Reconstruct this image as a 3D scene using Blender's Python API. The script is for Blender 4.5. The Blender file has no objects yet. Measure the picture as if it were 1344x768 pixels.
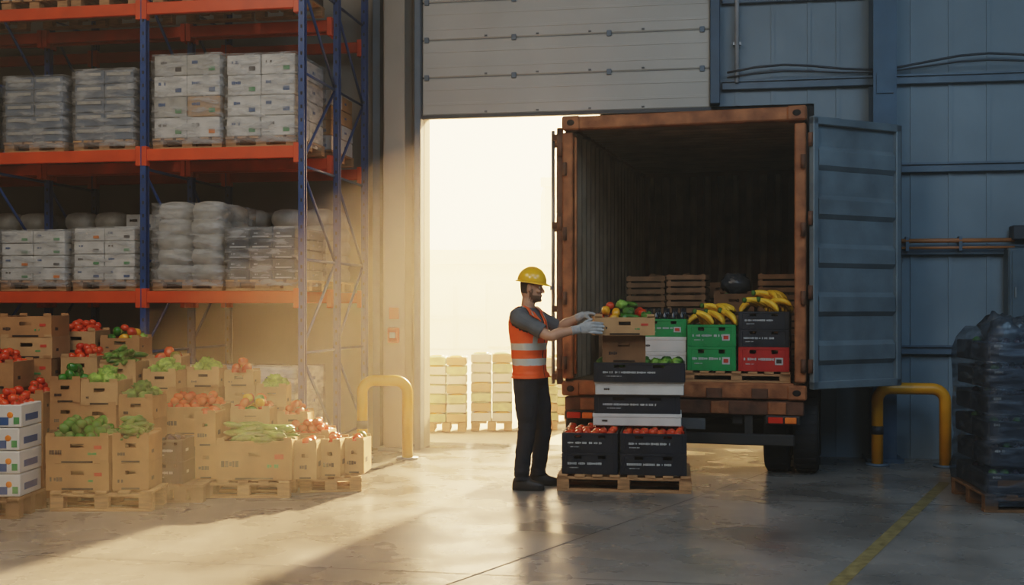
import bpy, bmesh, math, random
from mathutils import Vector, Matrix, noise, kdtree
R = random.Random(7)
scene = bpy.context.scene
COL = scene.collection
pi = math.pi

# ---------------------------------------------------------------- materials
def make_mat(name, col, rough=.6, metal=0., var=.15, vs=5., bump=0., bs=40., col2=None, spec=.5, coat=0., stretch=None, rvar=0.):
    m = bpy.data.materials.new(name); m.use_nodes = True
    nt = m.node_tree; b = nt.nodes['Principled BSDF']
    tc = nt.nodes.new('ShaderNodeTexCoord')
    src = tc.outputs['Object']
    if stretch:
        mp = nt.nodes.new('ShaderNodeMapping'); mp.inputs['Scale'].default_value = stretch
        nt.links.new(src, mp.inputs['Vector']); src = mp.outputs['Vector']
    n = nt.nodes.new('ShaderNodeTexNoise'); n.inputs['Scale'].default_value = vs; n.inputs['Detail'].default_value = 5
    nt.links.new(src, n.inputs['Vector'])
    r = nt.nodes.new('ShaderNodeValToRGB')
    r.color_ramp.elements[0].position = .3; r.color_ramp.elements[1].position = .7
    c1 = [max(0, c*(1-var)) for c in col]; c2 = col2 or [min(1, c*(1+var)) for c in col]
    r.color_ramp.elements[0].color = (*c1, 1); r.color_ramp.elements[1].color = (*c2, 1)
    nt.links.new(n.outputs['Fac'], r.inputs['Fac']); nt.links.new(r.outputs['Color'], b.inputs['Base Color'])
    b.inputs['Roughness'].default_value = rough; b.inputs['Metallic'].default_value = metal
    b.inputs['Specular IOR Level'].default_value = spec; b.inputs['Coat Weight'].default_value = coat
    if rvar:
        n3 = nt.nodes.new('ShaderNodeTexNoise'); n3.inputs['Scale'].default_value = 2.3; n3.inputs['Detail'].default_value = 7
        mr = nt.nodes.new('ShaderNodeMapRange'); mr.inputs[1].default_value=.35; mr.inputs[2].default_value=.65
        mr.inputs[3].default_value = rough-rvar; mr.inputs[4].default_value = rough+rvar
        nt.links.new(src, n3.inputs['Vector']); nt.links.new(n3.outputs['Fac'], mr.inputs[0]); nt.links.new(mr.outputs[0], b.inputs['Roughness'])
    if bump:
        n2 = nt.nodes.new('ShaderNodeTexNoise'); n2.inputs['Scale'].default_value = bs; n2.inputs['Detail'].default_value = 4
        nt.links.new(src, n2.inputs['Vector'])
        bp = nt.nodes.new('ShaderNodeBump'); bp.inputs['Strength'].default_value = bump; bp.inputs['Distance'].default_value = .02
        nt.links.new(n2.outputs['Fac'], bp.inputs['Height']); nt.links.new(bp.outputs['Normal'], b.inputs['Normal'])
    return m

M_ = {}
def mk(k, *a, **kw): M_[k] = make_mat(k, *a, **kw); return M_[k]
mk('concrete', (.16,.145,.13), .29, var=.3, vs=1.1, bump=.10, bs=7, col2=(.26,.24,.215), rvar=.09)
mk('asphalt_hazed', (.55,.46,.34), .8, var=.1)  # yard ground, paled so that outdoor haze sits in its colour
mk('wall_panel', (.20,.24,.265), .55, var=.12, vs=1.5)
mk('wall_warm', (.32,.275,.22), .6, var=.15, vs=1.5)
mk('door_panel', (.46,.42,.36), .5, var=.08, vs=2)
mk('door_seam', (.10,.10,.10), .6)
mk('steel_col', (.045,.085,.13), .5, var=.15)
mk('girt', (.11,.145,.18), .5, var=.15)
mk('rack_blue', (.018,.06,.18), .45, var=.2)
mk('rack_orange', (.62,.07,.015), .45, var=.15)
mk('wood', (.38,.20,.09), .75, var=.35, vs=9, stretch=(1,6,6))
mk('wood_dark', (.20,.105,.05), .8, var=.35, vs=9)
mk('kraft', (.34,.165,.065), .75, var=.18, vs=6)
mk('kraft_light', (.42,.235,.105), .75, var=.15, vs=6)
mk('kraft_dark', (.18,.09,.04), .8, var=.2, vs=6)
mk('ink', (.04,.025,.02), .7)
mk('ink_white', (.42,.42,.40), .6)
mk('ink_blue', (.03,.09,.22), .6)
mk('ink_green', (.05,.25,.08), .6)
mk('ink_red', (.45,.04,.02), .6)
mk('navy', (.018,.020,.027), .42, var=.3, vs=8)
mk('green_crate', (.010,.24,.07), .4, var=.15)
mk('red_crate', (.42,.02,.015), .45, var=.15)
mk('carton_white', (.60,.57,.52), .6, var=.1)
mk('carton_blue', (.10,.13,.17), .6, var=.2)
mk('carton_dark', (.028,.032,.042), .5, var=.3)
mk('sack', (.38,.35,.30), .55, var=.25, vs=9, bump=.3, bs=14)
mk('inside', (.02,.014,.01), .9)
mk('tomato', (.60,.028,.012), .22, var=.35, vs=9, col2=(.74,.085,.015))
mk('orange', (.75,.20,.02), .4, var=.2)
mk('cuke', (.030,.12,.015), .3, var=.45, vs=14, col2=(.10,.26,.03))
mk('pepper_g', (.025,.17,.012), .2, var=.3)
mk('pepper_y', (.70,.32,.012), .25, var=.2)
mk('lettuce', (.11,.30,.025), .55, var=.5, vs=18, col2=(.32,.52,.08), bump=.5)
mk('lettuce_d', (.025,.12,.015), .55, var=.5, vs=18, col2=(.09,.24,.03), bump=.5)
mk('eggplant', (.02,.008,.02), .2)
mk('squash', (.44,.27,.06), .4, var=.5, vs=14, col2=(.18,.27,.04))
mk('banana', (.84,.48,.03), .4, var=.2, vs=12)
mk('stem', (.06,.14,.02), .6)
mk('rust', (.28,.085,.025), .7, var=.5, vs=7, bump=.3, bs=30, col2=(.42,.16,.06))
mk('rust_dark', (.13,.055,.028), .75, var=.5, vs=6, bump=.3, bs=30)
mk('cont_in', (.23,.165,.115), .6, var=.35, vs=3)
mk('cont_floor', (.22,.13,.065), .7, var=.3, vs=4, stretch=(8,1,1))
mk('cont_door', (.17,.205,.225), .42, metal=.2, var=.25, vs=3, bump=.1)
mk('chassis', (.03,.027,.025), .6, var=.3)
mk('rubber', (.015,.015,.016), .8, var=.3, vs=20, bump=.3)
mk('rim', (.25,.25,.25), .45, metal=.6)
mk('lamp_red', (.6,.03,.01), .3)
mk('lamp_orange', (.85,.20,.03), .35)
mk('cab_paint', (.55,.55,.52), .35)
mk('glass_dark', (.02,.025,.03), .08)
mk('yellow_paint', (.74,.31,.008), .4, var=.12)
mk('line_yellow', (.20,.155,.065), .5, var=.4, vs=14)
mk('joint', (.06,.06,.06), .8)
mk('pipe_white', (.4,.4,.4), .4)
mk('pipe_orange', (.45,.17,.06), .45)
mk('cabinet', (.10,.13,.15), .45)
mk('fire_red', (.5,.03,.015), .4)
mk('skin', (.50,.26,.16), .5, var=.10, vs=20)
mk('beard', (.12,.062,.036), .8, var=.3, vs=60)
mk('hair', (.035,.022,.015), .7, var=.3, vs=60)
mk('shirt', (.10,.105,.11), .85, var=.15, vs=14, bump=.25, bs=24)
mk('pants', (.018,.020,.026), .8, var=.25, vs=12, bump=.25, bs=20)
mk('boot', (.02,.016,.014), .55, var=.3)
mk('sole', (.012,.012,.012), .8)
mk('glove', (.34,.35,.35), .75, var=.25, vs=30, bump=.3)
mk('vest', (.97,.115,.018), .6, var=.08, vs=10, bump=.2, bs=22)
mk('reflective', (.66,.66,.58), .3, metal=.3, var=.08)
mk('helmet', (.94,.48,.008), .28, var=.05, coat=.5)
mk('eye_white', (.6,.58,.55), .2)
mk('bld1_hazed', (.80,.68,.48), .8, var=.05)  # both yard building colours are paled: washed-out haze put into the base colour
mk('bld2_hazed', (.60,.50,.34), .8, var=.05)
mk('pale_green', (.42,.45,.22), .7, var=.3, vs=9)
mk('ceil', (.12,.12,.12), .7)
mk('mark_hose', (.04,.04,.045), .5)
mk('dark_wrap', (.045,.052,.06), .25, var=.4, vs=9, bump=.8, bs=12)
def film(name,col,f0,f1,rough=.22):
    f = bpy.data.materials.new(name); f.use_nodes = True; nt = f.node_tree; nt.nodes.clear()
    o = nt.nodes.new('ShaderNodeOutputMaterial'); mx = nt.nodes.new('ShaderNodeMixShader')
    tr = nt.nodes.new('ShaderNodeBsdfTransparent'); gl = nt.nodes.new('ShaderNodeBsdfPrincipled')
    gl.inputs['Base Color'].default_value = (*col,1); gl.inputs['Roughness'].default_value = rough
    tc = nt.nodes.new('ShaderNodeTexCoord'); mp = nt.nodes.new('ShaderNodeMapping'); mp.inputs['Scale'].default_value = (2.5,2.5,9)
    mp.inputs['Rotation'].default_value = (.3,.2,0)
    nn = nt.nodes.new('ShaderNodeTexNoise'); nn.inputs['Scale'].default_value = 2.2; nn.inputs['Detail'].default_value = 6
    rr = nt.nodes.new('ShaderNodeValToRGB'); rr.color_ramp.elements[0].position=.42; rr.color_ramp.elements[0].color=(f0,f0,f0,1)
    rr.color_ramp.elements[1].position=.66; rr.color_ramp.elements[1].color=(f1,f1,f1,1)
    bp = nt.nodes.new('ShaderNodeBump'); bp.inputs['Strength'].default_value=.7; bp.inputs['Distance'].default_value=.04
    L = nt.links.new
    L(tc.outputs['Object'], mp.inputs['Vector']); L(mp.outputs['Vector'], nn.inputs['Vector']); L(nn.outputs['Fac'], rr.inputs['Fac'])
    L(nn.outputs['Fac'], bp.inputs['Height']); L(bp.outputs['Normal'], gl.inputs['Normal'])
    L(rr.outputs['Color'], mx.inputs['Fac']); L(tr.outputs[0], mx.inputs[1]); L(gl.outputs[0], mx.inputs[2]); L(mx.outputs[0], o.inputs['Surface'])
    M_[name] = f
film('film',(.46,.45,.43),.15,.62); film('film_dark',(.075,.092,.115),.25,.75,.2)

# ---------------------------------------------------------------- mesh builder
class MB:
    def __init__(s): s.v=[]; s.f=[]; s.m=[]; s.s=[]; s.mats=[]; s.T=Matrix.Identity(4)
    def mi(s,k):
        if k not in s.mats: s.mats.append(k)
        return s.mats.index(k)
    def add(s, vs, fs, mat, smooth=False, M=None):
        o=len(s.v); T = s.T @ M if M is not None else s.T
        s.v += [T @ Vector(p) for p in vs]
        i=s.mi(mat)
        for q in fs: s.f.append([a+o for a in q]); s.m.append(i); s.s.append(smooth)
    def box(s, c, d, mat, b=0, rz=0, M=None):
        hx,hy,hz=d[0]/2,d[1]/2,d[2]/2
        T = Matrix.Translation(c) @ Matrix.Rotation(rz,4,'Z')
        if M is not None: T = T @ M
        if b<=0:
            vs=[(x*hx,y*hy,z*hz) for x in(-1,1) for y in(-1,1) for z in(-1,1)]
            fs=[(0,1,3,2),(4,6,7,5),(0,4,5,1),(2,3,7,6),(0,2,6,4),(1,5,7,3)]
            s.add(vs,fs,mat,False,T); return
        b=min(b,hx*.45,hy*.45,hz*.45); h=(hx,hy,hz); idx={}; vs=[]
        for x in(-1,1):
            for y in(-1,1):
                for z in(-1,1):
                    sg=(x,y,z)
                    for a in range(3):
                        idx[(sg,a)]=len(vs)
                        vs.append(tuple(sg[k]*(h[k] if k==a else h[k]-b) for k in range(3)))
        fs=[]
        for a in range(3):
            p,q=[k for k in range(3) if k!=a]
            for sa in(-1,1):
                L_=[]
                for sp,sq in((-1,-1),(1,-1),(1,1),(-1,1)):
                    g=[0,0,0]; g[a]=sa; g[p]=sp; g[q]=sq; L_.append(idx[(tuple(g),a)])
                fs.append(L_)
            for sp in(-1,1):
                for sq in(-1,1):
                    g0=[0,0,0]; g0[p]=sp; g0[q]=sq; g1=list(g0); g0[a]=-1; g1[a]=1
                    fs.append([idx[(tuple(g0),p)],idx[(tuple(g1),p)],idx[(tuple(g1),q)],idx[(tuple(g0),q)]])
        for x in(-1,1):
            for y in(-1,1):
                for z in(-1,1): fs.append([idx[((x,y,z),a)] for a in range(3)])
        s.add(vs,fs,mat,False,T)
    def rings(s, rings, mat, smooth=True, cap=True, closed=True):
        n=len(rings[0]); vs=[p for r in rings for p in r]; fs=[]
        for i in range(len(rings)-1):
            for j in range(n if closed else n-1):
                k=(j+1)%n
                fs.append((i*n+j,i*n+k,(i+1)*n+k,(i+1)*n+j))
        if cap: fs.append(list(range(n))); fs.append([(len(rings)-1)*n+j for j in range(n)])
        s.add(vs,fs,mat,smooth)
    def tube(s, pts, rad, mat, seg=10, flat=None, up=None, smooth=True):
        pts=[Vector(p) for p in pts]; n=len(pts)
        if not hasattr(rad,'__len__'): rad=[rad]*n
        R_=[]; ref=Vector(up) if up else None
        for i in range(n):
            t=(pts[min(i+1,n-1)]-pts[max(i-1,0)]).normalized()
            if ref is None:
                ref=Vector((0,0,1)) if abs(t.z)<.9 else Vector((1,0,0))
            a=(ref-t*ref.dot(t)).normalized(); bb=t.cross(a)
            if not up: ref=a
            fa,fb=flat if flat else (1,1)
            R_.append([pts[i]+a*math.cos(2*pi*j/seg)*rad[i]*fa+bb*math.sin(2*pi*j/seg)*rad[i]*fb for j in range(seg)])
        s.rings(R_,mat,smooth)
    def ball(s, c, r, mat, seg=10, rg=7, M=None, fn=None):
        if not hasattr(r,'__len__'): r=(r,r,r)
        T=Matrix.Translation(c)
        if M is not None: T=T@M
        vs=[]
        for i in range(rg+1):
            th=pi*i/rg
            for j in range(seg):
                ph=2*pi*j/seg
                d=Vector((math.sin(th)*math.cos(ph),math.sin(th)*math.sin(ph),math.cos(th)))
                k=fn(d,th,ph) if fn else 1
                vs.append((d.x*r[0]*k,d.y*r[1]*k,d.z*r[2]*k))
        fs=[(i*seg+j,i*seg+(j+1)%seg,(i+1)*seg+(j+1)%seg,(i+1)*seg+j) for i in range(rg) for j in range(seg)]
        s.add(vs,fs,mat,True,T)
    def cyl(s,a,b,r,mat,seg=16,smooth=True): s.tube([a,b],[r,r],mat,seg,smooth=smooth)
    def mesh(s,name):
        me=bpy.data.meshes.new(name); me.from_pydata([tuple(p) for p in s.v],[],s.f)
        for k in s.mats: me.materials.append(M_[k])
        me.polygons.foreach_set('material_index',s.m); me.polygons.foreach_set('use_smooth',s.s)
        bm=bmesh.new(); bm.from_mesh(me)
        bmesh.ops.remove_doubles(bm,verts=bm.verts,dist=1e-6)
        bmesh.ops.recalc_face_normals(bm,faces=bm.faces); bm.to_mesh(me); bm.free()
        me.update(); return me
    def obj(s,name,M=None,parent=None):
        return link(name,s.mesh(name),M,parent)
def link(name,me,M=None,parent=None):
    o=bpy.data.objects.new(name,me); COL.objects.link(o)
    if parent: o.parent=parent
    if M is not None: o.matrix_local=M
    return o
def empty(name,M=None):
    o=bpy.data.objects.new(name,None); COL.objects.link(o); o.empty_display_size=.2
    if M is not None: o.matrix_world=M
    return o
def TR(x,y,z=0,deg=0): return Matrix.Translation((x,y,z))@Matrix.Rotation(math.radians(deg),4,'Z')

BLD = TR(-.943,12.3,0,-10)       # building frame: x along door wall, y outwards
CON = TR(.468,10.64,0,-16)       # container frame

# ---------------------------------------------------------------- room shell
b=MB(); b.box((0,-6,-.1),(18,13,.2),'concrete'); b.obj('floor',BLD)
b=MB(); b.box((0,30.51,-.11),(90,60,.18),'asphalt_hazed'); b.obj('ground_yard',BLD)
OPR=4.07; OPH=3.58; WH=7.2
b=MB()
b.box((-4.5,.12,WH/2),(9,.24,WH),'wall_warm')
b.box(((OPR+9)/2,.12,WH/2),(9-OPR,.24,WH),'wall_panel')
b.box((OPR/2,.12,(OPH+WH)/2),(OPR,.24,WH-OPH),'wall_panel')
for i in range(0,14):
    u=4.3+i*.36
    b.box((u,-.006,WH/2),(.035,.016,WH),'wall_panel')
for i in range(0,3):
    b.box((3.3+i*.36,-.006,(OPH+WH)/2),(.035,.016,WH-OPH),'wall_panel')
b.obj('wall_door_side',BLD)
b=MB()   # rubber strips added above and beside the container to block leaking sun
b.box((2.98,.06,(OPH+3.30)/2),(2.18,.05,OPH-3.30),'rubber'); b.box((4.05,.05,1.8),(.05,.08,3.5),'rubber')
b.obj('sun_block_strips',BLD)
b=MB(); b.box((-9,-6,WH/2),(.2,12,WH),'wall_warm'); b.obj('wall_left',BLD)
b=MB(); b.box((9,-6,WH/2),(.2,12.4,WH),'wall_panel'); b.obj('wall_right',BLD)
b=MB(); b.box((0,-12.5,WH/2),(18,.2,WH),'wall_panel'); b.obj('wall_rear',BLD)
b=MB(); b.box((0,-6,WH+.1),(18.4,13,.2),'ceil'); b.obj('ceiling',BLD)

# sectional overhead door
b=MB()
z=OPH-.03
for i in range(9):
    h=.40
    b.box((1.52,-.10,z+h/2),(3.02,.05,h-.006),'door_panel',b=.012)
    b.box((1.52,-.094,z+h),(3.0,.04,.02),'door_seam')
    for q in (.3,.7): b.box((1.52,-.127,z+h*q),(2.98,.006,.03),'door_panel',b=.002)
    for u in (.06,1.0,2.0,2.95): b.box((u,-.135,z+h),(.05,.02,.06),'girt',b=.004)
    for u in (.7,1.25,1.8,2.35): b.box((u,-.13,z+.03),(.03,.012,.016),'door_seam')
    z+=h
b.box((1.52,-.10,OPH-.045),(3.04,.06,.035),'mark_hose')
b.obj('door_1',BLD)
b=MB()
b.box((-.03,-.11,WH/2),(.07,.16,WH),'girt',b=.008); b.box((3.08,-.11,(OPH+WH)/2),(.10,.16,WH-OPH),'steel_col',b=.008)
b.obj('trim_1',BLD)
b=MB()
for du in (-.24,):
    b.box((du,-.32,WH/2),(.22,.02,WH),'wall_warm'); b.box((du,-.02,WH/2),(.22,.02,WH),'wall_warm'); b.box((du,-.17,WH/2),(.02,.3,WH),'wall_warm')
b.box((-.50,-.06,WH/2),(.08,.12,WH),'girt')
b.box((-.24,-.17,.02),(.34,.4,.04),'girt')
b.obj('trim_2',BLD)
b=MB()
u=4.71
b.box((u,-.34,WH/2),(.22,.025,WH),'steel_col'); b.box((u,-.02,WH/2),(.22,.025,WH),'steel_col'); b.box((u,-.18,WH/2),(.025,.3,WH),'steel_col')
b.box((u,-.18,.02),(.34,.45,.04),'steel_col')
for k in (1,3.7,): b.box((u,-.36,k),(.16,.02,.2),'steel_col')
b.obj('trim_3',BLD)
b=MB()
for z in (1.09,2.08,2.90,3.78,4.66,5.6,6.5):
    u0 = 4.35 if z<3.6 else 3.15
    b.box(((u0+8.9)/2,-.045,z),(8.9-u0,.06,.09),'girt',b=.006); b.box(((u0+8.9)/2,-.085,z+.04),(8.9-u0,.03,.02),'girt')
b.obj('trim_4',BLD)
b=MB()
b.cyl((3.30,-.10,3.8),(3.30,-.10,7.1),.022,'pipe_white')
for z in (4.2,5.2,6.2): b.box((3.30,-.07,z),(.08,.06,.03),'pipe_white')
b.obj('conduit_pipe',BLD)
b=MB(); b.tube([(4.85,-.14,2.17),(5.3,-.14,2.17),(5.95,-.14,2.17)],.022,'pipe_orange'); b.tube([(4.85,-.14,2.10),(5.95,-.14,2.10)],.014,'pipe_orange')
for u in (4.95,5.45): b.box((u,-.11,2.14),(.03,.1,.14),'girt')
b.obj('gas_pipe',BLD)
b=MB(); pts=[(3.2+i*.28,-.12,3.90+.05*math.sin(i*.9)+.02*i*.3) for i in range(20)]
b.tube(pts,.012,'mark_hose',8); b.tube([(p[0],p[1]-.02,p[2]-.05+.02*math.sin(p[0]*3)) for p in pts],.009,'mark_hose',8); b.obj('hanging_cable',BLD)
b=MB(); b.box((6.12,-.15,1.66),(.5,.2,.86),'cabinet',b=.015); b.box((6.12,-.256,1.66),(.44,.012,.80),'cabinet',b=.004)
b.box((5.93,-.27,1.66),(.02,.02,.1),'rim'); b.box((6.12,-.13,2.24),(.4,.16,.14),'mark_hose',b=.01); b.obj('electrical_cabinet',BLD)
b=MB(); b.box((-.24,-.365,1.22),(.12,.06,.16),'fire_red',b=.01); b.box((-.24,-.40,1.22),(.06,.02,.06),'ink_white'); b.box((-.24,-.345,1.45),(.10,.02,.12),'fire_red'); b.obj('fire_call_point',BLD)

def hoop(name,w,h,M):
    b=MB(); r=.12; P=[(0,0,0.02),(0,0,h-r)]
    for k in range(1,6): a=k/6*pi/2; P.append((r-r*math.cos(a),0,h-r+r*math.sin(a)))
    P.append((r,0,h)); P.append((w-r,0,h))
    for k in range(1,6): a=k/6*pi/2; P.append((w-r+r*math.sin(a),0,h-r+r*math.cos(a)))
    P+=[(w,0,h-r),(w,0,.02)]
    b.tube(P,.055,'yellow_paint',16,up=(0,1,0))
    for x in (0,w): b.cyl((x,0,0),(x,0,.02),.11,'girt')
    b.cyl((0,0,.3),(0,0,.38),.058,'mark_hose')
    b.obj(name,M)
hoop('safety_bollard_hoop',.46,.78,TR(-1.50,11.45,0,-6))
hoop('safety_bollard_hoop',.62,.74,TR(3.50,10.95,0,-10))

def strip(name,p,q,w,mat,z=.0015):
    p=Vector(p);q=Vector(q);d=(q-p).normalized();n=Vector((-d.y,d.x))*w/2
    b=MB(); b.add([(p.x+n.x,p.y+n.y,z),(p.x-n.x,p.y-n.y,z),(q.x-n.x,q.y-n.y,z),(q.x+n.x,q.y+n.y,z)],[(0,1,2,3)],mat); b.obj(name)
strip('floor_marking_line',(3.75,9.9),(1.2,5.2),.09,'line_yellow')
strip('floor_joint',(-.6,5.9),(2.6,10.9),.010,'joint')
strip('floor_joint',(-4,7.2),(5,5.6),.008,'joint')
strip('floor_joint',(1.5,9.1),(6,8.3),.010,'joint')

# added fill lights above the view, with made-up housings, brightening the interior
for i,(x,y,p,sz,cl,tilt) in enumerate([(-4.0,6.2,85,2.2,(1,.86,.70),15),(0.3,5.0,50,2.4,(.80,.90,1.0),20),(4.2,5.6,62,2.2,(.46,.74,1.0),20),(-3.4,1.0,165,2.4,(1,.88,.74),35),(3.2,.5,130,2.4,(.52,.77,1.0),35)]):
    e=empty('fill_light',TR(x,y,6.1,-10)@Matrix.Rotation(math.radians(tilt),4,'X'))
    b=MB(); b.box((0,0,.09),(sz+.1,sz+.1,.06),'pipe_white',b=.01)
    for a in (-1,1):
        for c in (-1,1): b.cyl((a*sz*.4,c*sz*.1,.1),(a*sz*.4,c*sz*.1,.7),.01,'rim',6)
    b.obj('fill_housing',Matrix.Identity(4),e)
    l=bpy.data.lights.new('fill_lamp',type='AREA'); l.shape='SQUARE'; l.size=sz; l.energy=p; l.color=cl
    o=bpy.data.objects.new('fill_lamp',l); COL.objects.link(o); o.parent=e; o.matrix_local=Matrix.Translation((0,0,.03))

# ---------------------------------------------------------------- produce
def tomato(b,c,r,mat='tomato'):
    b.ball(c,(r,r,r*.82),mat,9,6,M=Matrix.Rotation(R.uniform(-.5,.5),4,'X')@Matrix.Rotation(R.uniform(-.5,.5),4,'Y'))
    if R.random()<.5: b.ball((c[0]+R.uniform(-.01,.01),c[1]-r*.15,c[2]+r*.76),(r*.3,r*.3,r*.12),'stem',5,3)
def pepper(b,c,r,mat):
    b.ball(c,(r,r,r*1.25),mat,14,7,M=Matrix.Rotation(R.uniform(0,6),4,'Z')@Matrix.Rotation(R.uniform(.2,1.5),4,'X'),fn=lambda d,t,p:1-.14*abs(math.cos(2*p))*math.sin(t)-.12*(1-math.sin(t)))
def cuke(b,c,l,r,mat='cuke',yaw=None):
    a=R.uniform(0,pi) if yaw is None else yaw; bend=R.uniform(-.03,.03); pts=[];rad=[]; ti=R.uniform(-.18,.22)
    for i in range(8):
        t=i/7*2-1
        p=Vector((math.cos(a)*l/2*t,math.sin(a)*l/2*t,l/2*t*ti))+Vector((-math.sin(a),math.cos(a),.3))*bend*(1-t*t)
        pts.append(Vector(c)+p); rad.append(r*(1-abs(t)**5*.75))
    b.tube(pts,rad,mat,8)
def lettuce(b,c,r,mat='lettuce'):
    off=Vector((R.uniform(0,99),R.uniform(0,99),0))
    b.ball(c,(r,r,r*.8),mat,20,12,fn=lambda d,t,p:.82+.42*noise.noise(d*3.2+off)+.1*math.sin(9*p+4*d.z))
def banana_bunch(b,c,n=6,s=1,yaw=0,tilt=0):
    T=Matrix.Translation(c)@Matrix.Rotation(yaw,4,'Z')@Matrix.Rotation(tilt,4,'Y')
    for k in range(n):
        a=(k-(n-1)/2)*.24; pts=[];rad=[]
        for i in range(9):
            t=i/8; ang=-.1+t*1.35; L_=.17*s
            x=L_*math.sin(ang)-.05*s; z=L_*math.cos(ang)*.7-.06*s-.012*(k%2)
            pts.append(T@Vector((x*math.cos(a),(x+.05*s)*math.sin(a)*1.1,z)))
            rad.append(s*(.007 if i==0 else .008 if i==8 else .013+.011*math.sin(pi*t)))
        b.tube(pts,rad,'banana',8)
    b.ball(T@Vector((-.065*s,0,.055*s)),(.022*s,.022*s,.026*s),'stem',6,4)
def fill(b,w,d,h,kind,heap=.03):
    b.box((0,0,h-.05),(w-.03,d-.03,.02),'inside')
    def grid(sp,fn,layers=3):
        for L_ in range(layers):
            ww=w-.04-L_*sp*.8; dd=d-.04-L_*sp*.8
            if ww<sp*.8 or dd<sp*.8: break
            nx=max(1,int(ww/sp)); ny=max(1,int(dd/sp))
            for i in range(nx):
                for j in range(ny):
                    fn((-ww/2+(i+.5)*ww/nx+R.uniform(-.012,.012),-dd/2+(j+.5)*dd/ny+R.uniform(-.012,.012),h-.008+L_*sp*.58+R.uniform(-.012,.014)))
    if kind=='tomato': grid(.07,lambda c:tomato(b,c,R.uniform(.034,.042)))
    elif kind=='tomato_flat': grid(.066,lambda c:tomato(b,c,R.uniform(.032,.038)),1)
    elif kind=='orange': grid(.075,lambda c:tomato(b,c,.037,'orange'),2)
    elif kind=='pepper': grid(.078,lambda c:pepper(b,c,.042,R.choice(['pepper_g','pepper_g','pepper_g','lettuce_d'])))
    elif kind=='mixpepper': grid(.078,lambda c:pepper(b,c,.043,R.choice(['pepper_g','tomato','tomato','pepper_y','tomato'])))
    elif kind=='squash': grid(.10,lambda c:pepper(b,c,.053,R.choice(['squash','squash','tomato','tomato'])),2)
    elif kind=='eggplant': grid(.09,lambda c:pepper(b,c,.045,'eggplant'),1)
    elif kind=='greens_flat': grid(.085,lambda c:lettuce(b,c,.05,'lettuce_d' if R.random()<.6 else 'lettuce'),1)
    elif kind in('lettuce','lettuce_d'): grid(.10,lambda c:lettuce(b,(c[0],c[1],c[2]+.01),.075,kind if R.random()<.8 else 'lettuce'),2)
    elif kind=='cuke':
        for i in range(int(w*d*230)+6):
            l=min(R.uniform(.19,.27),w*.8)
            x=R.uniform(-1,1)*max(.01,(w-l*.8)/2); y=R.uniform(-1,1)*(d/2-.03)
            cuke(b,(x,y,h+R.uniform(-.01,.12)*(1-abs(y)/d*1.5)),l,R.uniform(.020,.029),yaw=R.gauss(0,.45) if w>d else R.gauss(1.2,.5))
    elif kind in('mix','mixheap'):
        def g(c):
            k=R.random()
            if kind=='mixheap': k = k*.35 if c[0]<-.02 else .35+k*.65
            if k<.25: tomato(b,c,.038)
            elif k<.35: pepper(b,c,.042,'pepper_y')
            elif k<.5: pepper(b,c,.042,R.choice(['pepper_g','tomato']))
            elif k<.8: lettuce(b,c,.058,R.choice(['lettuce','lettuce_d']))
            else: cuke(b,(c[0]*.6,c[1],c[2]+.02),.17,.022)
        grid(.085,g,3)
    elif kind=='banana':
        for x in (-.27,.0,.27):
            for y in (-.30,.12): banana_bunch(b,(x*w,y*d,h+.04+R.uniform(0,.02)),R.choice([5,6]),1.05,R.uniform(-.6,.9)+(pi if R.random()<.4 else 0),R.uniform(-.3,.3))
        for x in(-.12,.15): banana_bunch(b,(x*w,0,h+.12),6,1.05,R.uniform(-.5,.9),R.uniform(-.5,.1))
    elif kind=='bottles':
        nx=int(w/.075)
        for i in range(nx):
            for j in range(3):
                x=-w/2+.05+i*(w-.1)/(nx-1); y=-d/3+j*d/3
                b.tube([(x,y,h-.05),(x,y,h+.03),(x,y,h+.055),(x,y,h+.1)],[.03,.03,.012,.012],'glass_dark',8)
def glyphs(b,x0,y,z,n,hh,mat,sgn=-1,axis='x'):
    x=x0
    for i in range(n):
        ww=R.uniform(.35,.8)*hh
        if R.random()<.85:
            c=(x+ww/2,y,z) if axis=='x' else (y,x+ww/2,z)
            dd=(ww*.8,.003,hh*R.choice([1,1,.7])) if axis=='x' else (.003,ww*.8,hh)
            b.box(c,dd,mat)
        x+=ww
BOXC={}
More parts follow.
